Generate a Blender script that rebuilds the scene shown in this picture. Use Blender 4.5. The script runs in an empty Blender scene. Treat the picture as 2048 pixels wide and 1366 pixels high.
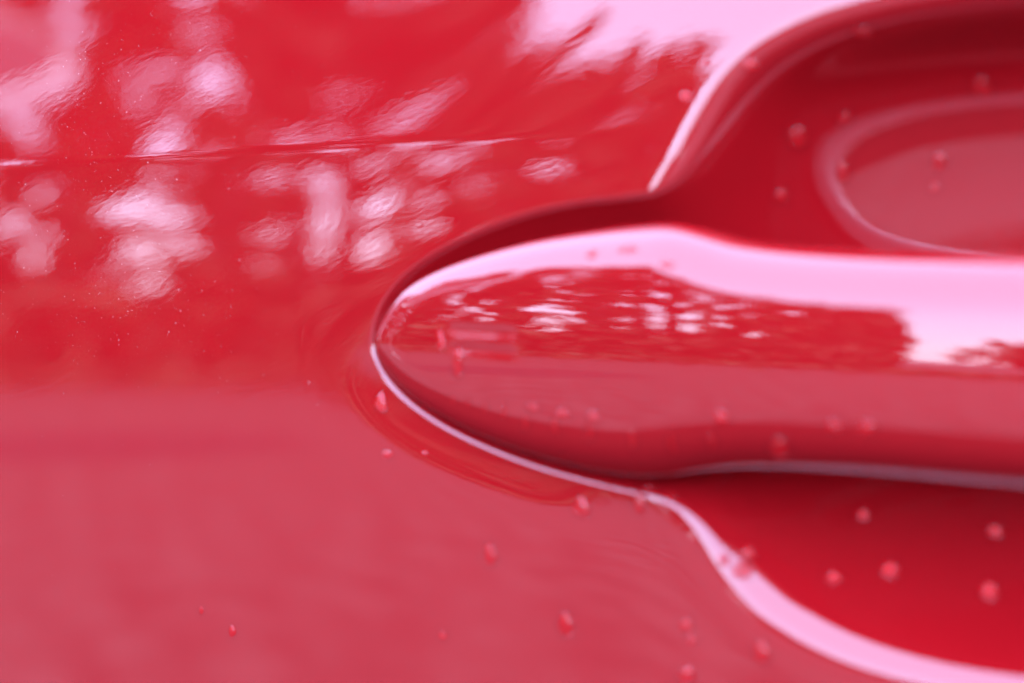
import bpy, bmesh, math, random
import numpy as np
from mathutils import Vector

sc = bpy.context.scene
COL = sc.collection
rng = np.random.default_rng(7)
random.seed(7)
MM = 0.001
O = Vector((0.0, 0.0, 0.95))          # middle of the door patch: 0.95 m above the ground, door facing -Y

# ------------------------------------------------------------------ camera
PSI = math.radians(33); DIST = 0.29
cd = bpy.data.cameras.new('camera')
cam = bpy.data.objects.new('camera', cd); COL.objects.link(cam)
cam.location = O + Vector((DIST * math.sin(PSI), -DIST * math.cos(PSI), 0))
cam.rotation_euler = (math.radians(90), 0, PSI)
cd.lens = 85; cd.sensor_width = 36
cd.clip_start = 0.01; cd.clip_end = 2000
cd.dof.use_dof = True
cd.dof.focus_distance = 0.333
cd.dof.aperture_fstop = 12.0
sc.camera = cam

# ------------------------------------------------------------------ sky, sun, exposure
SUN_EL, SUN_ROT = 52, 8               # the sun stands behind the car, so the door is in open shade
w = bpy.data.worlds.new('World'); sc.world = w; w.use_nodes = True
nt = w.node_tree
bg = nt.nodes['Background']
sky = nt.nodes.new('ShaderNodeTexSky'); sky.sky_type = 'NISHITA'
sky.sun_disc = False
sky.sun_elevation = math.radians(SUN_EL); sky.sun_rotation = math.radians(SUN_ROT)
sky.air_density = 1.0; sky.dust_density = 0.4; sky.ozone_density = 3.0
# thin bright veil of high cloud over the whole sky
veil = nt.nodes.new('ShaderNodeMix'); veil.data_type = 'RGBA'; veil.inputs[0].default_value = .8
veil.inputs[7].default_value = (2.1, 2.45, 4.0, 1)
nt.links.new(sky.outputs[0], veil.inputs[6]); nt.links.new(veil.outputs[2], bg.inputs[0])
bg.inputs[1].default_value = 0.15
sl = bpy.data.lights.new('sun', 'SUN'); sl.energy = 0.8; sl.angle = math.radians(10); sl.color = (1, .95, .88)
so = bpy.data.objects.new('sun', sl); COL.objects.link(so)
sd = Vector((math.sin(math.radians(SUN_ROT)) * math.cos(math.radians(SUN_EL)),
             math.cos(math.radians(SUN_ROT)) * math.cos(math.radians(SUN_EL)), math.sin(math.radians(SUN_EL))))
so.rotation_euler = sd.to_track_quat('Z', 'Y').to_euler()
so.location = (0, 20, 25)
vs = sc.view_settings
sc.display_settings.display_device = 'sRGB'
vs.view_transform = 'Standard'; vs.look = 'None'; vs.gamma = 1; vs.use_curve_mapping = False
vs.exposure = 4.6
sc.cycles.use_denoising = True
try: sc.cycles.denoiser = 'OPENIMAGEDENOISE'
except Exception: pass
sc.cycles.max_bounces = 10; sc.cycles.glossy_bounces = 6; sc.cycles.transmission_bounces = 8
sc.cycles.sample_clamp_indirect = 0; sc.cycles.blur_glossy = 0.3

# ------------------------------------------------------------------ helpers
def node_mat(name):
    m = bpy.data.materials.new(name); m.use_nodes = True
    return m, m.node_tree, m.node_tree.nodes['Principled BSDF']

def link(o, parent=None):
    COL.objects.link(o)
    if parent: o.parent = parent
    return o

def mesh_np(name, V, F, mat, parent=None, smooth=True, normals=None):
    """V (n,3) array, F (m,4) or (m,3) index array"""
    me = bpy.data.meshes.new(name)
    V = np.asarray(V, np.float32); F = np.asarray(F, np.int32)
    k = F.shape[1]
    me.vertices.add(len(V)); me.vertices.foreach_set('co', V.ravel())
    me.loops.add(F.size); me.loops.foreach_set('vertex_index', F.ravel())
    me.polygons.add(len(F))
    me.polygons.foreach_set('loop_start', np.arange(0, F.size, k, dtype=np.int32))
    me.update(calc_edges=True)
    me.polygons.foreach_set('use_smooth', np.full(len(F), smooth))
    me.validate()
    if normals is not None:
        me.normals_split_custom_set_from_vertices(np.asarray(normals, np.float32).tolist())
    me.materials.append(mat)
    o = bpy.data.objects.new(name, me)
    return link(o, parent)

def tag(o, label=None, cat=None, group=None, kind=None):
    if label: o['label'] = label
    if cat: o['category'] = cat
    if group: o['group'] = group
    if kind: o['kind'] = kind
    return o

def empty(name, loc):
    o = bpy.data.objects.new(name, None); o.location = loc; o.empty_display_size = .02
    return link(o)

# ------------------------------------------------------------------ materials
def paint_material():
    m, t, b = node_mat('red_car_paint')
    b.inputs['Base Color'].default_value = (0.185, 0.0024, 0.0042, 1)
    b.inputs['Roughness'].default_value = .45
    b.inputs['Specular IOR Level'].default_value = 0.0
    b.inputs['Coat Weight'].default_value = 1
    b.inputs['Coat Roughness'].default_value = .015
    b.inputs['Coat IOR'].default_value = 1.6
    tc = t.nodes.new('ShaderNodeTexCoord')
    mp = t.nodes.new('ShaderNodeMapping'); mp.vector_type = 'TEXTURE'; mp.inputs['Scale'].default_value = (2.8, 1, 1); mp.inputs['Rotation'].default_value = (0, -.28, 0)
    t.links.new(tc.outputs['Object'], mp.inputs[0])
    n1 = t.nodes.new('ShaderNodeTexNoise'); n1.inputs['Scale'].default_value = 1300; n1.inputs['Detail'].default_value = 1.5
    n2 = t.nodes.new('ShaderNodeTexNoise'); n2.inputs['Scale'].default_value = 260; n2.inputs['Detail'].default_value = 1
    t.links.new(mp.outputs[0], n1.inputs['Vector']); t.links.new(mp.outputs[0], n2.inputs['Vector'])
    b1 = t.nodes.new('ShaderNodeBump'); b1.inputs['Strength'].default_value = 1; b1.inputs['Distance'].default_value = 0.0000032
    b2 = t.nodes.new('ShaderNodeBump'); b2.inputs['Strength'].default_value = 1; b2.inputs['Distance'].default_value = 0.0000022
    t.links.new(n1.outputs[0], b1.inputs['Height']); t.links.new(n2.outputs[0], b2.inputs['Height'])
    t.links.new(b2.outputs[0], b1.inputs['Normal'])
    t.links.new(b1.outputs[0], b.inputs['Coat Normal'])
    return m
PAINT = paint_material()

def black_material(name, c, r):
    m, t, b = node_mat(name)
    n = t.nodes.new('ShaderNodeTexNoise'); n.inputs['Scale'].default_value = 900
    cr = t.nodes.new('ShaderNodeValToRGB')
    cr.color_ramp.elements[0].color = (*[x * .8 for x in c], 1); cr.color_ramp.elements[1].color = (*[x * 1.2 for x in c], 1)
    t.links.new(n.outputs[0], cr.inputs[0]); t.links.new(cr.outputs[0], b.inputs['Base Color'])
    b.inputs['Roughness'].default_value = r
    return m
RUBBER = black_material('black_rubber', (.015, .015, .016), .6)

def water_material():
    m, t, b = node_mat('rain_water')
    b.inputs['Base Color'].default_value = (1, 1, 1, 1)
    b.inputs['Roughness'].default_value = 0
    b.inputs['IOR'].default_value = 1.33
    b.inputs['Transmission Weight'].default_value = 1
    return m
WATER = water_material()

def wetted_material():
    """red paint under water: the coat hardly reflects there, and its pigment is as bright as without the light a dry coat keeps in"""
    m, t, b = node_mat('wetted_red_paint')
    n = t.nodes.new('ShaderNodeTexNoise'); n.inputs['Scale'].default_value = 800
    cr = t.nodes.new('ShaderNodeValToRGB')
    cr.color_ramp.elements[0].color = (.30, .004, .006, 1); cr.color_ramp.elements[1].color = (.33, .0045, .0068, 1)
    t.links.new(n.outputs[0], cr.inputs[0]); t.links.new(cr.outputs[0], b.inputs['Base Color'])
    b.inputs['Roughness'].default_value = .45; b.inputs['Specular IOR Level'].default_value = 0
    b.inputs['Coat Weight'].default_value = 1; b.inputs['Coat IOR'].default_value = 1.2; b.inputs['Coat Roughness'].default_value = .02
    return m
WETTED = wetted_material()

def dust_material():
    m, t, b = node_mat('pale_dust')
    n = t.nodes.new('ShaderNodeTexNoise'); n.inputs['Scale'].default_value = 300
    cr = t.nodes.new('ShaderNodeValToRGB')
    cr.color_ramp.elements[0].color = (.35, .20, .18, 1); cr.color_ramp.elements[1].color = (.65, .5, .48, 1)
    t.links.new(n.outputs[0], cr.inputs[0]); t.links.new(cr.outputs[0], b.inputs['Base Color'])
    b.inputs['Roughness'].default_value = .9
    return m
DUST = dust_material()

# ------------------------------------------------------------------ outlines in mm on the door (u along the car, v up)
UC = 70.0                              # middle of the handle; the other half mirrors this one
OP_TOP = [(-21.11, 0.19), (-19.8, 3.92), (-16.67, 7.48), (-11.99, 10.42), (-5.34, 13.08), (1.85, 15.12), (8.86, 16.28), (15.68, 16.76), (19.7, 17.27), (22.47, 18.84), (24.62, 21.45), (26.37, 24.0), (28.3, 26.75), (30.98, 29.54), (34.63, 31.85), (39.46, 33.71), (45.52, 35.05), (52.01, 35.82), (58.89, 36.1), (64.37, 36.2)]
OP_BOT = [(-20.73, -1.99), (-18.96, -4.6), (-15.6, -7.41), (-11.1, -9.92), (-5.34, -12.24), (1.85, -14.46), (8.86, -16.04), (15.01, -17.19), (19.03, -17.75), (22.33, -18.9), (25.08, -20.97), (27.21, -24.02), (29.45, -26.74), (32.5, -29.28), (37.31, -31.85), (43.41, -33.99), (50.25, -35.41), (56.62, -36.18), (64.37, -36.5)]
HA_TOP = [(-20.43, 0.19), (-19.12, 2.67), (-15.88, 6.1), (-11.09, 8.42), (-4.23, 10.41), (3.4, 12.01), (10.85, 12.98), (18.07, 13.58), (23.0, 13.59), (27.48, 12.59), (31.87, 11.46), (38.46, 10.59), (47.8, 9.83), (56.66, 9.37), (67.84, 8.93)]
HA_BOT = [(-19.93, -1.8), (-18.22, -4.03), (-14.91, -6.58), (-10.3, -8.96), (-4.23, -11.31), (3.4, -13.55), (10.85, -15.01), (16.65, -15.68), (21.6, -15.61), (27.13, -14.85), (31.87, -14.34), (38.46, -14.17), (47.8, -14.28), (56.66, -14.66), (67.84, -15.18)]

def closed_outline(top, bot):
    half = list(reversed(bot)) + top               # bottom right -> tip -> top right
    mir = [(2 * UC - u, v) for u, v in reversed(half)]
    return half + mir

def smooth_closed(pts, step, sig):
    P = np.array(pts + [pts[0]], float)
    # Catmull-Rom, resample, gaussian-smooth
    Q = np.array(pts, float); n = len(Q); out = []
    for i in range(n):
        p0, p1, p2, p3 = Q[i - 1], Q[i], Q[(i + 1) % n], Q[(i + 2) % n]
        for t in np.linspace(0, 1, 40, endpoint=False):
            out.append(.5 * ((2 * p1) + (-p0 + p2) * t + (2 * p0 - 5 * p1 + 4 * p2 - p3) * t * t + (-p0 + 3 * p1 - 3 * p2 + p3) * t ** 3))
    R = np.array(out + [out[0]])
    L = np.concatenate([[0], np.cumsum(np.linalg.norm(np.diff(R, axis=0), axis=1))])
    m = int(L[-1] / step)
    s = np.linspace(0, L[-1], m, endpoint=False)
    S = np.stack([np.interp(s, L, R[:, k]) for k in (0, 1)], 1)
    k = int(4 * sig / step) + 1
    g = np.exp(-.5 * (np.arange(-k, k + 1) * step / sig) ** 2); g /= g.sum()
    Sp = np.concatenate([S[-k:], S, S[:k]])
    return np.stack([np.convolve(Sp[:, c], g, 'valid') for c in (0, 1)], 1)

def signed_distance(pts, u, v):
    """positive inside"""
    A = pts; B = np.roll(pts, -1, 0)
    sh = u.shape; q = np.stack([u.ravel(), v.ravel()], 1)
    res = np.empty(len(q)); d = B - A; dd = (d ** 2).sum(1)
    for i in range(0, len(q), 4000):
        c = q[i:i + 4000]
        w_ = c[:, None, :] - A[None]
        t = np.clip((w_ * d).sum(2) / dd, 0, 1)
        dist = np.sqrt(((w_ - t[..., None] * d) ** 2).sum(2)).min(1)
        cond = (A[None, :, 1] > c[:, None, 1]) != (B[None, :, 1] > c[:, None, 1])
        xint = d[None, :, 0] * (c[:, None, 1] - A[None, :, 1]) / np.where(d[:, 1] == 0, 1e-9, d[:, 1])[None] + A[None, :, 0]
        ins = ((cond & (c[:, None, 0] < xint)).sum(1) % 2) == 1
        res[i:i + 4000] = np.where(ins, dist, -dist)
    return res.reshape(sh)

OPEN = smooth_closed(closed_outline(OP_TOP, OP_BOT), 0.8, 1.0)
HAND = smooth_closed(closed_outline(HA_TOP, HA_BOT), 0.5, 0.8)

# ------------------------------------------------------------------ shape of the pressed door skin (mm, outward positive)
RV, V0, RH = 520.0, 3.6, 2600.0
def sstep(x): x = np.clip(x, 0, 1); return x * x * (3 - 2 * x)
def skin_base(u, v):
    h = -(v - V0) ** 2 / (2 * RV) - u ** 2 / (2 * RH)
    # feature line that fades out towards the handle
    k = 0.22; x = v - 24.6
    sp = k * np.logaddexp(0, x / k)
    roll = 40.0 * (1 - np.exp(-sp / 40.0))
    h = h - 0.056 * roll * (1 - sstep((u + 25) / 50))
    return h
def cup_depth(s, u, v, bowl, sub):
    a = np.abs(u - UC)
    near = sstep((a - 37) / 15)                    # 1 round the end caps, 0 in the bowl
    x = np.maximum(s + .35, 0); t = np.minimum(x / .7, 1)
    lin = 1.3 * (.7 * (t ** 3 - t ** 4 / 2) + np.maximum(x - .7, 0))
    d = near * 9.0 * (1 - np.exp(-lin / 9.0))      # tight pocket round the end of the handle
    d[sub] += (1 - near[sub]) * bowl
    y = np.maximum(s + 17.0, 0) * (s < 3) + 20.0 * (s >= 3)
    broad = (0.027 * near + .012 * (1 - near)) * (1 - .85 * sstep((v + 6) / 14))       # the skin leans gently into the opening well before its lip
    t2 = np.clip((s + 7.5) / 5.0, 0, 1)
    lean = .11 * (1 - .62 * sstep((u - 2) / 12) * (u < UC) - .62 * sstep((2 * UC - 2 - u) / 12) * (u >= UC)) * (1 - .5 * near) * (1 - sstep((v + 10) / 10)) * (5.0 * (t2 ** 3 - t2 ** 4 / 2) + np.clip(s + 2.5, 0, 12))
    return d + broad * y ** 3 / (3 * 14.0 ** 2) + lean

def axis(lo, flo, fhi, hi, d):
    a = list(np.arange(flo, fhi + d / 2, d)); s = d
    x = flo
    pre = []
    while x > lo: s *= 1.12; x -= s; pre.append(x)
    post = []; s = d; x = fhi
    while x < hi: s *= 1.12; x += s; post.append(x)
    return np.array(pre[::-1] + a + post)
US = axis(-480, -92, 172, 560, 0.34)
VS = axis(-560, -56, 56, 70, 0.34)
U, V = np.meshgrid(US, VS)
SD = np.full(U.shape, -50.0)
box = (U > -32) & (U < 2 * UC + 32) & (V > -48) & (V < 48)
SD[box] = signed_distance(OPEN, U[box], V[box])
# the bowl: a pressed membrane that drops from the opening and levels out, its lip rounded by a blur (uniform part of the grid only)
iu = np.where((US > -36) & (US < 2 * UC + 31))[0]; iv = np.where(np.abs(VS) < 52)[0]
sub = np.s_[iv[0]:iv[-1] + 1, iu[0]:iu[-1] + 1]
UPF = sstep((V[sub] + 8) / 16)                 # the upper wall is pressed steeper than the lower one
BDF, BLF, BS = 17.5 - 2.0 * UPF, 11.5 - 4.7 * UPF, 1.55
def membrane(mask, h, init, n, BD, BL):
    D_ = init.copy(); k4, k0 = 4 / h ** 2, 1 / BL ** 2
    for _ in range(n):
        P_ = np.zeros_like(D_)
        P_[1:-1, 1:-1] = D_[:-2, 1:-1] + D_[2:, 1:-1] + D_[1:-1, :-2] + D_[1:-1, 2:]
        D_ = (P_ / h ** 2 + BD * k0) / (k4 + k0) * mask
    return D_
sdm = SD[sub]
mc = np.clip(sdm[::3, ::3] / 1.02 + .5, 0, 1)
Dc = membrane(mc, 1.02, mc * 0, 900, BDF[::3, ::3], BLF[::3, ::3])
Df = np.repeat(np.repeat(Dc, 3, 0), 3, 1)[:sdm.shape[0], :sdm.shape[1]]
B = membrane(np.clip(sdm / .34 + .5, 0, 1), .34, Df, 250, BDF, BLF)
kk = np.arange(-20, 21); gk = np.exp(-.5 * (kk * .34 / BS) ** 2); gk /= gk.sum()
for ax in (0, 1):
    B = np.apply_along_axis(lambda r: np.convolve(np.pad(r, 20, 'edge'), gk, 'valid'), ax, B)
CD = cup_depth(SD, U, V, B, sub)
H = skin_base(U, V) - CD
def to_xyz(u, v, h): return np.stack([u, -h, v], -1) * MM
VX = to_xyz(U, V, H)
# vertex normals from the grid
gu = np.gradient(H, US, axis=1); gv = np.gradient(H, VS, axis=0)
NN = np.stack([-gu, -np.ones_like(H), -gv], -1)      # (u, y, v): outward is -y
NN[..., 0] = -gu; NN[..., 2] = -gv
NN /= np.linalg.norm(NN, axis=-1, keepdims=True)

door = tag(empty('red_car', O), 'glossy red car with a pull door handle over an oval recess, wet with rain', 'car')
nv, nu = U.shape
idx = np.arange(nv * nu).reshape(nv, nu)
Q = np.stack([idx[:-1, :-1], idx[:-1, 1:], idx[1:, 1:], idx[1:, :-1]], -1).reshape(-1, 4)
sc_q = SD[:-1, :-1]; sc_q = (SD[:-1, :-1] + SD[1:, 1:] + SD[:-1, 1:] + SD[1:, :-1]) / 4
inside = (sc_q > -0.6).ravel()
def sub_mesh(name, faces, extra=None):
    used = np.unique(faces); re = np.full(nv * nu, -1); re[used] = np.arange(len(used))
    return mesh_np(name, VX.reshape(-1, 3)[used], re[faces], PAINT, door, normals=NN.reshape(-1, 3)[used])
sub_mesh('door_skin', Q[~inside])
sub_mesh('handle_recess', Q[inside])

# the rest of the body side and the cabin stand behind and around the door skin
def car_body():
    x0, x1 = -1.9, 2.3
    prof_low = [(0.06, -.72), (0.035, -.55), (0.03, -.2), (0.03, .075), (0.10, .12)]            # (depth behind the door plane, z) from sill to belt
    prof = prof_low + [(0.16, .2), (0.30, .46), (0.42, .52), (0.85, .55)]
    prof = prof + [(1.7 - y, z) for y, z in reversed(prof[:-1])]
    V_ = [(x, y, z) for x in np.linspace(x0, x1, 9) for y, z in prof]
    k = len(prof)
    F_ = [(i * k + j, i * k + j + 1, (i + 1) * k + j + 1, (i + 1) * k + j) for i in range(8) for j in range(k - 1)]
    o = mesh_np('car_body', V_, F_, PAINT, door, smooth=False)
    e = [(i * k + (k - 1), i * k, (i + 1) * k, (i + 1) * k + k - 1) for i in range(8)]
    mesh_np('underbody', V_, e, RUBBER, door, smooth=False)
    for x in (x0, x1):
        mesh_np('end_panel', [(x, y, z) for y, z in prof] + [(x, .85, -.2)], [(j, (j + 1) % k, k) for j in range(k)], PAINT, door, smooth=False)
car_body()

# ------------------------------------------------------------------ handle
def h_center(u):
    x = np.clip((UC - np.minimum(u, 2 * UC - u)) / (UC + 20.43), 0, 1.05)
    return 0.9 + 7.2 * (1 - x ** 2)
def h_func(u, v, s):
    um = np.minimum(u, 2 * UC - u)
    vc = np.interp(um, [-20, 20, 70], [1.2, -0.5, -3.0])
    f = sstep((um + 20) / 50)
    r = 4.2 + 2.8 * f; e = 1.3 + 3.4 * f
    x = np.clip(s / r, 0, 1)
    ed = e * (1 - (1 - (1 - x) ** 2.4) ** (1 / 2.4))
    groove = 0
    for (c0, c1) in ((1.45, 0.95), (-0.75, -1.45)):       # two short touch grooves pressed into the end of the handle
        c = c0 + (c1 - c0) * (u + 7.2) / 10.6
        du = np.maximum(np.abs(u + 1.9) - 4.5, 0)
        d = np.sqrt(du ** 2 + (v - c) ** 2)
        groove = groove + .12 * (1 - sstep((d - .1) / .9))
    return -groove + h_center(u) - (v - vc) ** 2 / (2 * 72.0) - ed
NS = len(HAND)
# spine point for every outline point
su = np.clip(HAND[:, 0], -9.0, 2 * UC + 9.0)
um = np.minimum(su, 2 * UC - su)
sv = np.interp(um, [-9, 20, 45, 70], [0.1, -1.0, -2.2, -3.3])
SPINE = np.stack([su, sv], 1)
ws = 1 - np.cos(np.linspace(0, math.pi / 2, 96)); ws = ws / ws[-1]
rings_u = HAND[None, :, 0] * (1 - ws[:, None]) + SPINE[None, :, 0] * ws[:, None]
rings_v = HAND[None, :, 1] * (1 - ws[:, None]) + SPINE[None, :, 1] * ws[:, None]
def hand_height(u, v):
    s = np.maximum(signed_distance(HAND, u, v), 0)
    return h_func(u, v, s)
RHh = hand_height(rings_u, rings_v)
eps = .04
GU = (hand_height(rings_u + eps, rings_v) - hand_height(rings_u - eps, rings_v)) / (2 * eps)
GV = (hand_height(rings_u, rings_v + eps) - hand_height(rings_u, rings_v - eps)) / (2 * eps)
HN = np.stack([-GU, -np.ones_like(GU), -GV], -1); HN /= np.linalg.norm(HN, axis=-1, keepdims=True)
# outward normals of the outline, for the wall and the return behind it
tg = np.roll(HAND, -1, 0) - np.roll(HAND, 1, 0); tg /= np.linalg.norm(tg, axis=1, keepdims=True)
out = np.stack([-tg[:, 1], tg[:, 0]], 1)
if signed_distance(HAND, *(HAND[:1] + out[:1] * .2).T)[0] > 0: out = -out
HN[0] = np.stack([out[:, 0], -0.55 * np.ones(NS), out[:, 1]], -1); HN[0] /= np.linalg.norm(HN[0], axis=-1, keepdims=True)
back = []; backn = []
for dz, inset, ny in ((.5, .12, .15), (1.5, .8, .45), (3.2, 2.0, .55), (5.2, 3.4, .7), (6.3, 4.6, 1.0)):
    p = HAND - out * inset
    back.append(to_xyz(p[:, 0], p[:, 1], RHh[0] - dz))
    n = np.stack([out[:, 0] * (1 - ny * .9), np.full(NS, ny), out[:, 1] * (1 - ny * .9)], -1); n /= np.linalg.norm(n, axis=-1, keepdims=True)
    backn.append(n)
rows = back[::-1] + list(to_xyz(rings_u, rings_v, RHh))
rn = backn[::-1] + list(HN)
HV = np.concatenate(rows); HNv = np.concatenate(rn)
nr = len(rows); hi = np.arange(nr * NS).reshape(nr, NS); hj = np.roll(hi, -1, 1)
HQ = np.stack([hi[:-1], hj[:-1], hj[1:], hi[1:]], -1).reshape(-1, 4)
# orientation test
fa, fb, fc = HV[HQ[nr * NS // 2]][:3]
if np.cross(fb - fa, fc - fa)[1] > 0: HQ = HQ[:, ::-1]
handle = mesh_np('door_handle', HV, HQ, PAINT, door, normals=HNv)

# ------------------------------------------------------------------ rain drops, one object each
DROPS = [
    ('door', -44.91, -37.86, 1.19, 1.59, 'small dark red drop at the lower left, the larger of two'),
    ('door', -50.1, -35.42, 0.74, 1.07, 'tiny drop up left of the larger drop at the lower left of the door'),
    ('door', -18.72, -13.98, 1.62, 1.12, "flat round drop on the door below the handle's end cap"),
    ('door', -13.18, -13.66, 0.86, 0.62, 'faint tiny drop just right of the flat round drop below the end cap'),
    ('door', -3.72, -25.73, 1.7, 2.8, 'tall drop alone on the door well below the middle of the end cap'),
    ('door', 9.29, -19.42, 1.89, 2.72, 'tall drop on the door just under the gap left of the recess corner'),
    ('door', 6.79, -33.58, 1.8, 3.11, 'largest hanging drop on the lower door left of the recess'),
    ('door', 17.15, -18.73, 1.28, 2.57, 'narrow drop hanging under the lip at the recess corner'),
    ('door', -19.66, -7.47, 1.75, 2.5, 'crooked drop caught in the hollow beside the lower left of the end cap'),
    ('door', -11.19, -36.1, 0.99, 0.99, 'faint small drop left of the largest hanging drop on the lower door'),
    ('door', 23.01, -32.67, 1.51, 1.75, 'upper drop of the close pair on the door left of the lower lip'),
    ('door', 23.6, -34.26, 1.05, 1.16, 'lower drop of the close pair on the door left of the lower lip'),
    ('door', 22.98, -38.37, 2.1, 1.99, 'round drop cut by the bottom edge below the close pair'),
    ('door', 32.58, -35.03, 1.84, 2.64, 'tall drop on the door tight under the curved lower lip'),
    ('door', 23.36, 28.22, 1.51, 1.04, 'pale flat drop on the upper door left of the recess rim'),
    ('door', 31.34, 31.45, 1.83, 1.38, 'dark flat drop on the upper door touching the recess rim'),
    ('door', 25.73, 31.94, 0.92, 0.81, 'small faint drop on the upper door left of the dark flat one'),
    ('door', 44.4, 34.43, 2.26, 1.36, 'large drop astride the top rim of the recess'),
    ('door', 29.7, -26.08, 2.3, 1.96, 'wide drop breaking the bright lower lip'),
    ('door', 29.84, -24.17, 1.5, 1.62, 'round bright drop clinging above the break in the lower lip'),
    ('door', 18.03, -16.89, 1.99, 0.93, 'flat glinting drop on the corner where the lip meets the gap'),
    ('door', 20.82, -17.89, 1.74, 1.16, 'bright drop on the lip just right of the recess corner'),
    ('door', 27.82, -24.98, 1.27, 1.5, 'small bright drop on the narrow lip between recess corner and lip break'),
    ('door', 37.48, 19.71, 1.51, 2.21, 'sharp dark teardrop in the middle of the upper recess'),
    ('door', 33.57, 23.7, 2.32, 2.67, 'large soft drop at the left side of the upper recess'),
    ('door', 38.87, 25.69, 1.5, 1.73, 'small drop above the teardrop in the upper recess'),
    ('door', 30.65, 17.08, 1.4, 1.52, 'faint drop low at the left wall of the upper recess'),
    ('door', 48.81, 20.63, 1.73, 1.96, 'drop right of the teardrop in the upper recess'),
    ('door', 48.03, 17.65, 0.92, 1.04, 'tiny drop below the right hand drop in the upper recess'),
    ('door', 55.0, 28.49, 2.15, 2.72, 'pale drop high in the dark top of the recess'),
    ('door', 40.74, -19.86, 1.74, 1.51, 'bright bead nearest the handle in the lower recess'),
    ('door', 56.05, -21.18, 1.94, 1.71, 'slanted bright bead at the right edge of the lower recess'),
    ('door', 44.98, -25.82, 2.3, 2.3, 'largest bright round bead in the lower recess'),
    ('door', 56.5, -27.61, 2.27, 2.38, 'bright round bead low at the right edge of the recess'),
    ('door', 38.99, -26.81, 1.96, 1.5, 'faint bead left of the largest one in the lower recess'),
    ('handle', -5.8, -2.34, 1.32, 3.97, 'long red run hanging below the touch grooves on the handle'),
    ('handle', -8.59, 0.18, 1.57, 2.42, 'short red drop left of the touch grooves on the handle'),
    ('handle', 38.6, -11.63, 2.2, 2.75, 'large red drop near the bottom edge of the handle strap'),
    ('handle', 9.81, -8.3, 2.09, 1.05, 'flat smeared drop low on the end cap, right one of two'),
    ('handle', 5.38, -7.74, 1.76, 0.82, 'flat smeared drop low on the end cap, left one of two'),
    ('handle', 14.44, -8.56, 1.73, 1.27, 'smeared drop on the end cap above the row of thin runs'),
    ('handle', 45.76, -8.94, 1.62, 1.3, 'faint round drop on the underside of the strap, left of its twin'),
    ('handle', 49.75, -8.96, 1.61, 1.39, 'faint round drop on the underside of the strap, right of its twin'),
    ('handle', 31.77, -8.23, 1.67, 1.44, 'faint drop above the row of thin runs on the strap'),
    ('handle', 13.71, 10.09, 1.38, 1.15, 'small dark drop on the bright top of the handle, left one'),
    ('handle', 18.71, 10.56, 2.86, 0.8, 'wide flat drop on the bright top of the handle, middle one'),
    ('handle', 24.22, 8.61, 2.26, 0.79, 'flat drop on the bright top of the handle, right one'),
    ('handle', -6.92, -7.06, 0.36, 1.09, 'RUN'),
    ('handle', -4.5, -7.32, 0.36, 1.2, 'RUN'),
    ('handle', -1.92, -7.87, 0.42, 1.31, 'RUN'),
    ('handle', 0.96, -8.24, 0.47, 1.54, 'RUN'),
    ('handle', 4.1, -9.6, 0.53, 1.77, 'RUN'),
    ('handle', 8.63, -9.73, 0.64, 1.98, 'RUN'),
    ('handle', 13.54, -10.31, 0.63, 2.19, 'RUN'),
    ('handle', 19.5, -11.09, 0.68, 2.28, 'RUN'),
    ('handle', 24.83, -11.36, 0.68, 2.37, 'RUN'),
    ('handle', 30.01, -10.95, 0.61, 2.12, 'RUN'),
]

def grid_at(A, u, v):
    u = np.asarray(u, float); v = np.asarray(v, float)
    j = np.clip(np.searchsorted(US, u) - 1, 0, len(US) - 2); i = np.clip(np.searchsorted(VS, v) - 1, 0, len(VS) - 2)
    fu = (u - US[j]) / (US[j + 1] - US[j]); fv = (v - VS[i]) / (VS[i + 1] - VS[i])
    return (A[i, j] * (1 - fu) + A[i, j + 1] * fu) * (1 - fv) + (A[i + 1, j] * (1 - fu) + A[i + 1, j + 1] * fu) * fv
def door_height(u, v): return grid_at(H, u, v)

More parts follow.
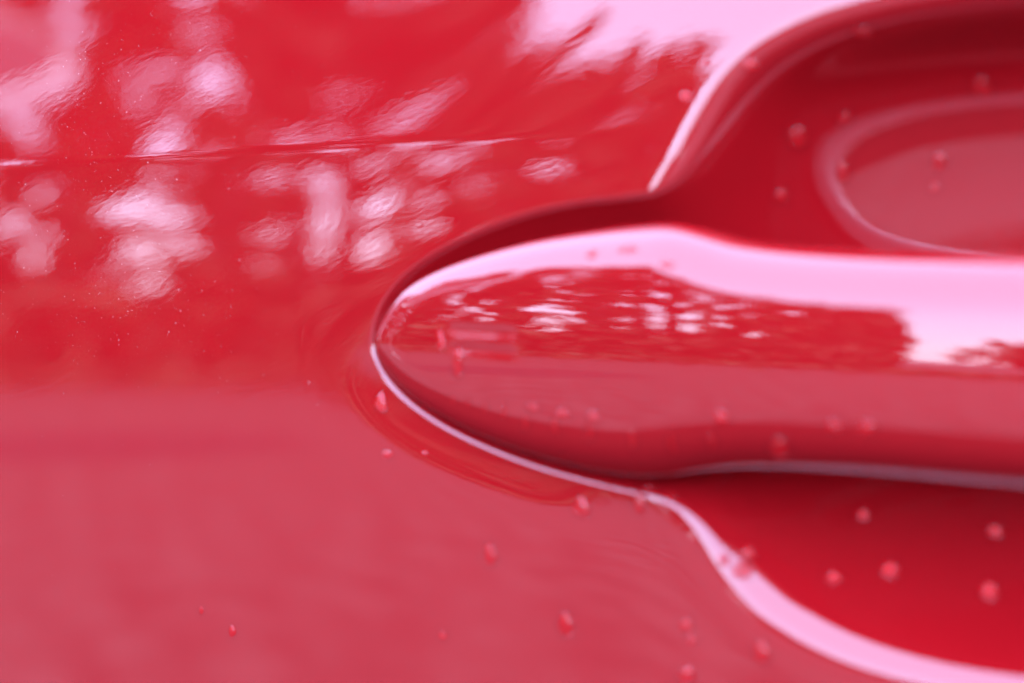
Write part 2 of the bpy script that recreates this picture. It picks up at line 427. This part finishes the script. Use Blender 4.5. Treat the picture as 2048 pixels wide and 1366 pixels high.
def drop(surf, u, v, wd, hg, label, run=False):
    hf = hand_height if surf == 'handle' else door_height
    e = .15
    hu = hf(np.array([u + e, u - e, u, u, u]), np.array([v, v, v + e, v - e, v]))
    n = np.array([-(hu[0] - hu[1]) / (2 * e), -1.0, -(hu[2] - hu[3]) / (2 * e)]); n /= np.linalg.norm(n)
    up = np.array([0, 0, 1.0]); up -= n * up.dot(n); up /= np.linalg.norm(up)
    rt = np.cross(up, n)
    if rt[0] < 0: rt = -rt
    c = np.array([u, -hu[4], v])
    if 'bead' in label: wd *= .85; hg *= .8
    r0 = random.Random(label + str(u))
    R_, S_ = 9, 28
    ph = [r0.uniform(0, 6.28) for _ in range(3)]; am = [r0.uniform(0, .10), r0.uniform(0, .06), r0.uniform(0, .04)]
    bow = r0.uniform(-.18, .18) * wd if not run else r0.choice((-.5, .5)) * wd
    tall = (.15 if run else .62 if 'bead' in label else .21) * min(wd, hg * 1.2) * (1 if hg < 1.5 * wd else .9)
    V_ = []; Z_ = []
    for side in (1, 0):
        for i in range(R_ + 1):
            q = i / R_
            for j in range(S_):
                t = 2 * math.pi * j / S_
                w_ = 1 + sum(a * math.sin((k + 2) * t + p) for k, (a, p) in enumerate(zip(am, ph)))
                a = q * wd / 2 * w_ * math.cos(t); b = q * hg / 2 * w_ * math.sin(t)
                nb = b / (hg / 2)
                sag = 1 - .22 * max(-1, min(1, nb))                      # fuller towards its lower end
                a *= (1 - .20 * nb); a += bow * (nb * nb - .4)
                z = tall * sag * (1 - q ** 2.6) ** .62 if side else 0.0
                V_.append(c + rt * a + up * b); Z_.append(z)
    V_ = np.array(V_); Z_ = np.array(Z_)
    V_[:, 1] = -hf(V_[:, 0], V_[:, 2]) - .012                              # the foot of the drop lies on the paint
    V_ = (V_ + n[None] * Z_[:, None]) * MM
    F_ = []
    B = (R_ + 1) * S_
    for s_ in (0, B):
        for i in range(R_):
            for j in range(S_):
                q4 = (s_ + i * S_ + j, s_ + i * S_ + (j + 1) % S_, s_ + (i + 1) * S_ + (j + 1) % S_, s_ + (i + 1) * S_ + j)
                F_.append(q4 if s_ else q4[::-1])
    base = np.array(c) * MM
    o = mesh_np('water_drop', np.array(V_) - base, F_, WATER)
    o.data.materials.append(WETTED)
    o.data.polygons.foreach_set('material_index', np.array([0] * (len(F_) // 2) + [1] * (len(F_) // 2), np.int32))
    bm = bmesh.new(); bm.from_mesh(o.data); bmesh.ops.remove_doubles(bm, verts=bm.verts, dist=1e-7)
    bmesh.ops.recalc_face_normals(bm, faces=bm.faces); bm.to_mesh(o.data); bm.free()
    o.location = O + Vector(base)
    if run: return tag(o, label, 'water drop', 'thin runs along the underside of the handle')
    return tag(o, label, 'water drop', 'rain drops on the red car')
ORD = ['first', 'second', 'third', 'fourth', 'fifth', 'sixth', 'seventh', 'eighth', 'ninth', 'tenth', 'eleventh', 'twelfth', 'thirteenth', 'fourteenth', 'fifteenth', 'sixteenth', 'seventeenth', 'eighteenth']
nrun = 0
for d in DROPS:
    if d[5] == 'RUN':
        drop(*d[:5], 'thin curved water run low on the handle, %s from its tip' % ORD[nrun], True); nrun += 1
    else: drop(*d)

# dust on the sharp part of the paint
def dust():
    n = 1300
    cl = [(-72, 34, 9, 10), (-58, 40, 12, 9), (-62, 22, 9, 6), (-66, 6, 12, 5), (-54, 2, 12, 5), (-78, 12, 8, 20), (-50, 30, 22, 20)]
    V_, F_ = [], []
    for i in range(n):
        cu_, cv_, a, b = cl[int(rng.integers(len(cl)))]
        u = rng.normal(cu_, a); v = rng.normal(cv_, b)
        if not (-98 < u < -22 and -50 < v < 54): continue
        r = .014 + .026 * rng.random() ** 4 * 1.6
        h = grid_at(H, u, v); k = len(V_)
        t0 = rng.uniform(0, 6.28)
        for j in range(5):
            t = t0 + 6.2832 * j / 5
            V_.append((u + r * math.cos(t) * rng.uniform(.6, 1.5), -h, v + r * math.sin(t) * rng.uniform(.6, 1.3)))
        V_.append((u, -h - r * .8, v))
        F_ += [(k + j, k + (j + 1) % 5, k + 5) for j in range(5)]
    o = mesh_np('dust', np.array(V_) * MM, F_, DUST, smooth=False)
    o.location = O
    tag(o, 'fine pale dust specks on the upper left of the door', kind='stuff')
dust()

# ------------------------------------------------------------------ the place the paint reflects: paving, trees
def ground():
    m, t, b = node_mat('grey_paving')
    tc = t.nodes.new('ShaderNodeTexCoord')
    n = t.nodes.new('ShaderNodeTexNoise'); n.inputs['Scale'].default_value = 8; n.inputs['Detail'].default_value = 5
    cr = t.nodes.new('ShaderNodeValToRGB')
    cr.color_ramp.elements[0].position = .40; cr.color_ramp.elements[0].color = (.020, .020, .0215, 1)
    cr.color_ramp.elements[1].position = .62; cr.color_ramp.elements[1].color = (.060, .060, .060, 1)
    n2 = t.nodes.new('ShaderNodeTexNoise'); n2.inputs['Scale'].default_value = 7; n2.inputs['Detail'].default_value = 3
    mp = t.nodes.new('ShaderNodeMapping'); mp.vector_type = 'TEXTURE'; mp.inputs['Rotation'].default_value = (0, 0, math.radians(-42)); mp.inputs['Scale'].default_value = (1, 4, 1)
    t.links.new(tc.outputs['Object'], mp.inputs[0])
    mn = t.nodes.new('ShaderNodeMath'); mn.operation = 'MULTIPLY_ADD'; mn.inputs[1].default_value = .5
    m2 = t.nodes.new('ShaderNodeMath'); m2.operation = 'MULTIPLY'; m2.inputs[1].default_value = .5
    t.links.new(mp.outputs[0], n.inputs['Vector']); t.links.new(mp.outputs[0], n2.inputs['Vector'])
    t.links.new(n2.outputs[0], m2.inputs[0]); t.links.new(n.outputs[0], mn.inputs[0]); t.links.new(m2.outputs[0], mn.inputs[2])
    t.links.new(mn.outputs[0], cr.inputs[0]); t.links.new(cr.outputs[0], b.inputs['Base Color'])
    b.inputs['Roughness'].default_value = .9
    s = 400
    return tag(mesh_np('ground', [(-s, -s, 0), (s, -s, 0), (s, s, 0), (-s, s, 0)], [(0, 1, 2, 3)], m, smooth=False), kind='structure')
ground()
def shade_strip():  # dark sheet added beside the car; shade near the door put into its colour
    m, t, b = node_mat('painted_ground_shade')
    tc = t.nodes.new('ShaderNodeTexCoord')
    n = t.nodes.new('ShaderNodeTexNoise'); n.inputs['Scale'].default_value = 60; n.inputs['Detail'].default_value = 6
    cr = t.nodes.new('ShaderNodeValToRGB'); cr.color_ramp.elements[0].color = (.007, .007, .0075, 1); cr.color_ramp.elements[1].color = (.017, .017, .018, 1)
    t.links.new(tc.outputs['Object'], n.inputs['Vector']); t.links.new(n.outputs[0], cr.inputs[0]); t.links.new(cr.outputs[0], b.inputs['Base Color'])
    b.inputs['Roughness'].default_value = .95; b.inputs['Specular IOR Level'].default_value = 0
    return tag(mesh_np('shade_strip', [(-60, -2.0, .004), (60, -2.0, .004), (60, 4.5, .004), (-60, 4.5, .004)], [(0, 1, 2, 3)], m, smooth=False), kind='structure')
shade_strip()

def leaf_material(name, c):
    m, t, b = node_mat(name)
    g = t.nodes.new('ShaderNodeNewGeometry')
    cr = t.nodes.new('ShaderNodeValToRGB')
    cr.color_ramp.elements[0].color = (*[x * .6 for x in c], 1); cr.color_ramp.elements[1].color = (*[x * 1.5 for x in c], 1)
    t.links.new(g.outputs['Random Per Island'], cr.inputs[0]); t.links.new(cr.outputs[0], b.inputs['Base Color'])
    b.inputs['Roughness'].default_value = .6
    return m
LEAF = leaf_material('green_leaves', (.042, .056, .026))
LEAF2 = leaf_material('dark_leaves', (.034, .047, .022))
bm_, bt_, bb_ = node_mat('bark')
nz = bt_.nodes.new('ShaderNodeTexNoise'); nz.inputs['Scale'].default_value = 14
cz = bt_.nodes.new('ShaderNodeValToRGB'); cz.color_ramp.elements[0].color = (.04, .03, .022, 1); cz.color_ramp.elements[1].color = (.12, .09, .07, 1)
bt_.links.new(nz.outputs[0], cz.inputs[0]); bt_.links.new(cz.outputs[0], bb_.inputs['Base Color'])

def polar(az, r): a = math.radians(az); return np.array([-r * math.sin(a), -r * math.cos(a)])

GAPS = [(45.7, 17.1, 1.02, 0.33), (44.3, 16.5, 0.78, 0.27), (45.7, 15.0, 1.17, 0.33), (46.7, 14.6, 0.38, 0.4), (45.7, 14.0, 0.53, 0.37), (46.3, 13.3, 0.53, 0.33), (43.4, 14.8, 0.7, 0.37), (41.7, 15.9, 0.47, 0.2), (40.4, 16.3, 0.5, 0.23), (40.9, 15.3, 0.62, 0.23), (42.6, 14.2, 0.86, 0.23), (41.2, 14.0, 0.78, 0.2), (39.4, 14.8, 0.47, 0.17), (38.9, 16.0, 0.41, 0.17), (47.2, 12.5, 0.78, 0.57), (45.0, 12.8, 0.44, 0.52), (44.1, 12.9, 0.41, 0.43), (41.2, 13.3, 1.88, 0.3), (38.8, 13.7, 1.72, 0.3), (36.8, 13.3, 1.25, 0.4), (36.5, 13.6, 0.47, 0.17), (48.2, 6.6, 0.53, 0.35), (46.7, 6.4, 0.53, 0.48), (47.8, 5.7, 0.59, 0.3), (45.7, 7.1, 0.44, 0.3), (44.2, 7.1, 0.47, 0.35), (43.3, 7.0, 0.47, 0.22), (44.8, 5.5, 1.33, 0.78), (43.7, 4.9, 0.78, 0.43), (43.5, 3.9, 0.7, 0.3), (44.1, 2.9, 0.47, 0.57), (44.2, 1.9, 0.7, 0.57), (42.6, 3.8, 0.94, 0.39), (48.5, 4.6, 0.53, 0.65), (47.5, 4.3, 0.62, 0.52), (48.0, 3.1, 0.53, 0.74), (48.5, 1.5, 0.44, 0.35), (44.4, 1.0, 0.41, 0.22), (45.9, 1.5, 0.94, 0.3), (39.2, 4.2, 0.62, 0.57), (37.8, 3.6, 0.94, 0.35), (38.5, 5.0, 0.56, 0.3), (36.9, 4.2, 0.94, 0.3), (36.0, 5.7, 0.62, 0.22), (38.2, 7.4, 0.94, 0.26), (35.1, 7.6, 0.78, 0.26), (34.2, 6.7, 0.41, 0.17), (32.1, 6.6, 0.38, 0.17), (36.3, 7.0, 0.47, 0.22), (39.2, 1.7, 0.47, 0.3), (38.3, 0.8, 0.38, 0.3), (40.8, 1.0, 0.47, 0.3), (34.7, 12.5, 0.47, 0.23), (33.6, 12.4, 0.47, 0.17), (27.0, 25.3, 0.22, 0.17), (32.0, 11.3, 0.41, 0.2), (30.0, 9.8, 0.47, 0.17), (40.3, 6.7, 0.47, 0.17), (41.4, 6.7, 0.53, 0.17)]   # (az, el, half-width, half-height) in degrees: openings in the foliage

for _ in range(330):
    el_ = rng.uniform(2.5, 17.5)
    GAPS.append((rng.uniform(30 if el_ < 11 else 37.5, 62), el_, rng.uniform(.2, .7), rng.uniform(.09, .2)))

for _ in range(170):
    GAPS.append((rng.uniform(33, 44), rng.uniform(2.5, 10.4), rng.uniform(.25, .8), rng.uniform(.07, .16)))
GAPS = [g_ if g_[0] > 40.5 else (g_[0], g_[1], g_[2] * 1.6, g_[3] * 1.75) for g_ in GAPS if (g_[0] > 41 and not (g_[0] + g_[2] > 46.6 and g_[1] > 9.8)) or g_[1] < 10.5 or (g_[0] > 37.3 and 11 < g_[1] < 15.2)]

def leaves_mesh(name, P, size, mat, parent):
    n = len(P)
    d = rng.normal(size=(n, 3)); d /= np.linalg.norm(d, axis=1, keepdims=True)
    e = np.cross(d, rng.normal(size=(n, 3))); e /= np.linalg.norm(e, axis=1, keepdims=True)
    L = (size * rng.uniform(.6, 1.3, n))[:, None]
    a, b = d * L, e * L * .55
    V4 = np.stack([P - a, P + b, P + a, P - b], 1).reshape(-1, 3)
    F = np.arange(4 * n).reshape(n, 4)
    return mesh_np(name, V4, F, mat, parent, smooth=False)

def cone_path(pts, radii, name, mat, parent, k=8):
    pts = np.array(pts); V_ = []; F_ = []
    for i, p in enumerate(pts):
        for j in range(k):
            a = 2 * math.pi * j / k
            V_.append(p + radii[i] * np.array([math.cos(a), math.sin(a), 0]))
    for i in range(len(pts) - 1):
        for j in range(k):
            F_.append((i * k + j, i * k + (j + 1) % k, (i + 1) * k + (j + 1) % k, (i + 1) * k + j))
    return mesh_np(name, V_, F_, mat, parent)

def tree(name, az, dist, blobs, nleaf, size, mat, label, group='trees reflected in the paint'):
    """blobs: (az, el, radius_h, radius_v) of leaf clumps seen from the door, at the tree's distance"""
    base = polar(az, dist)
    root = tag(empty(name, (base[0], base[1], 0)), label, 'tree', group)
    C = []
    for (a, el, rh, rv) in blobs:
        p = polar(a, dist); C.append((p[0], p[1], .95 + dist * math.tan(math.radians(el)), rh, rv))
    wts = np.array([c[3] * c[3] * c[4] for c in C]); wts = wts / wts.sum()
    P = []
    for c, wt in zip(C, wts):
        n = int(nleaf * wt)
        # clusters inside the clump
        nc = max(8, n // 40)
        d = rng.normal(size=(nc, 3)); d /= np.linalg.norm(d, axis=1, keepdims=True)
        cc = d * (rng.uniform(0, 1, (nc, 1)) ** (1 / 2.2)) * np.array([c[3], c[3], c[4]]) + np.array(c[:3])
        q = np.repeat(cc, 40, 0) + rng.normal(size=(nc * 40, 3)) * .17 * min(c[3], 1.2)
        P.append(q)
    P = np.concatenate(P)
    P = P[P[:, 2] > .3]
    # openings pruned through the crown
    rel = P - np.array([0, 0, .95])
    azs = np.degrees(np.arctan2(-rel[:, 0], -rel[:, 1])); els = np.degrees(np.arctan2(rel[:, 2], np.hypot(rel[:, 0], rel[:, 1])))
    keep = np.ones(len(P), bool)
    for (ga, ge, gw, gh) in GAPS:
        keep &= ((azs - ga) / gw) ** 2 + ((els - ge + .22 * (azs - ga)) / gh) ** 2 >= 1.1 * rng.uniform(.5, 1.5, len(P)) - 2 * (rng.uniform(size=len(P)) < .06)
    P = P[keep] - np.array([base[0], base[1], 0])
    leaves_mesh('crown', P, size, mat, root)
    top = max(c[2] for c in C)
    path = [(0, 0, 0), (.05, 0, top * .25), (0, .08, top * .5), (.1, .05, top * .8)]
    tr = cone_path(path, [.22 * size / .12, .17 * size / .12, .12 * size / .12, .04], 'trunk', bm_, root)
    for (x, y, z, rh, rv) in C:
        s = np.array([.02, .05, min(z * .6, top * .5)]); e = np.array([x - base[0], y - base[1], z])
        cone_path([s, (s + e) / 2 + np.array([0, 0, .1]), e], [.07, .05, .015], 'limb', bm_, tr, 6)
    return root

# a row of trees across the paved yard; their tops step down where the open sky begins
ROW = [(27.7, 28.5, 7.5, 1.0), (29.5, 26.4, 12.2, 1.9), (31.3, 27.4, 11.8, 2.0), (33.0, 26, 12.4, 2.0), (34.7, 27.5, 13.6, 1.9), (36.2, 26.3, 15.6, 1.7), (38.0, 28, 17.6, 1.8), (39.7, 27, 21.0, 2.4), (42.0, 25, 22.0, 2.4), (47.0, 27, 22.0, 2.5), (52.5, 26, 22.5, 2.6),
       (58.5, 28, 22.0, 2.8), (65, 27, 21, 3.0), (72, 28, 22, 3.2), (80, 27, 23, 3.4), (89, 28, 21, 3.4), (99, 27, 23, 3.4)]
for k_, (az, dist, top, hw) in enumerate(ROW):
    r = hw * dist * math.pi / 180
    bl = []
    el = 1.2
    rv_deg = min(3.4, top * .24)
    while el < top - rv_deg * .6:
        for k in (-1, 0, 1):
            bl.append((az + k * hw * .62 * (1 - (.45 if top > 16 else -.1) * max(0, el / top) ** 2) + rng.uniform(-.3, .3), el + rng.uniform(-.3, .3), r * .62, rv_deg * dist * math.pi / 180))
        el += rv_deg * 1.05
    tree('leafy_tree', az, dist, bl, int((2400 + 520 * top * hw / 2) * (1.9 if az < 38.5 else 1.1)), .18, LEAF if int(az) % 2 else LEAF2,
         '%s leafy tree of the mirrored row, counted from its end beside the open sky' % ORD[k_])

# low trees right of the gap in the row
tree('leafy_tree', 17, 30, [(21.5, 1.5, 1.6, 1.2), (18, 3, 2.6, 2.0), (13, 4, 2.6, 2.4), (8, 4, 2.6, 2.4)], 9000, .22, LEAF2,
     'low tree mirrored at the right end of the handle')

def hedge():
    n = 9000
    a = rng.uniform(28, 105, n); d = 24.5 + rng.normal(size=n) * .35
    z = rng.uniform(0, 1.6, n)
    P = np.stack([-d * np.sin(np.radians(a)), -d * np.cos(np.radians(a)), z], 1)
    return tag(leaves_mesh('hedge', P, .24, LEAF2, None), 'low dark hedge along the foot of the mirrored trees', 'hedge')
hedge()

def litter():
    n = 9000
    a = rng.uniform(20, 105, n); d = 24.6 - np.abs(rng.normal(size=n)) * 2.0
    P = np.stack([-d * np.sin(np.radians(a)), -d * np.cos(np.radians(a)), rng.uniform(.03, .22, n)], 1)[d > 7]
    return tag(leaves_mesh('ground_cover', P, .16, LEAF2, None), kind='stuff')
litter()

def canvas(name, c, tr):
    m, t, b = node_mat(name)
    outn = t.nodes['Material Output']
    n = t.nodes.new('ShaderNodeTexNoise'); n.inputs['Scale'].default_value = 60
    cr = t.nodes.new('ShaderNodeValToRGB'); cr.color_ramp.elements[0].color = (*[x * .92 for x in c], 1); cr.color_ramp.elements[1].color = (*c, 1)
    t.links.new(n.outputs[0], cr.inputs[0]); t.links.new(cr.outputs[0], b.inputs['Base Color'])
    b.inputs['Roughness'].default_value = .8
    tl = t.nodes.new('ShaderNodeBsdfTranslucent'); t.links.new(cr.outputs[0], tl.inputs[0])
    mx = t.nodes.new('ShaderNodeMixShader'); mx.inputs[0].default_value = tr
    t.links.new(b.outputs[0], mx.inputs[1]); t.links.new(tl.outputs[0], mx.inputs[2]); t.links.new(mx.outputs[0], outn.inputs[0])
    return m
def parasol():
    p = polar(57.6, 8.6)
    root = tag(empty('parasol', (p[0], p[1], 0)), 'pale garden parasol with a white border mirrored at the left edge of the door', 'parasol')
    k = 32
    def ring(r, z): return [(r * math.cos(2 * math.pi * i / k), r * math.sin(2 * math.pi * i / k), z) for i in range(k)]
    def loft(name, rs, mat):
        V_ = [q for r, z in rs for q in ring(r, z)]
        F_ = [(a * k + i, a * k + (i + 1) % k, (a + 1) * k + (i + 1) % k, (a + 1) * k + i) for a in range(len(rs) - 1) for i in range(k)]
        return mesh_np(name, V_, F_, mat, root)
    loft('canopy', [(.04, 3.870), (.5, 3.670), (1.0, 3.410), (1.28, 3.260)], canvas('pale_canvas', (.30, .25, .29), .4))
    loft('canopy_border', [(1.28, 3.260), (1.40, 3.195), (1.405, 3.150)], canvas('white_canvas', (.9, .9, .9), .75))
    loft('pole', [(.03, 0), (.03, 3.870), (.005, 3.910)], canvas('white_metal', (.6, .6, .6), 0))
    loft('base', [(.0, .06), (.3, .05), (.32, .0)], canvas('grey_concrete', (.3, .3, .3), 0))
parasol()
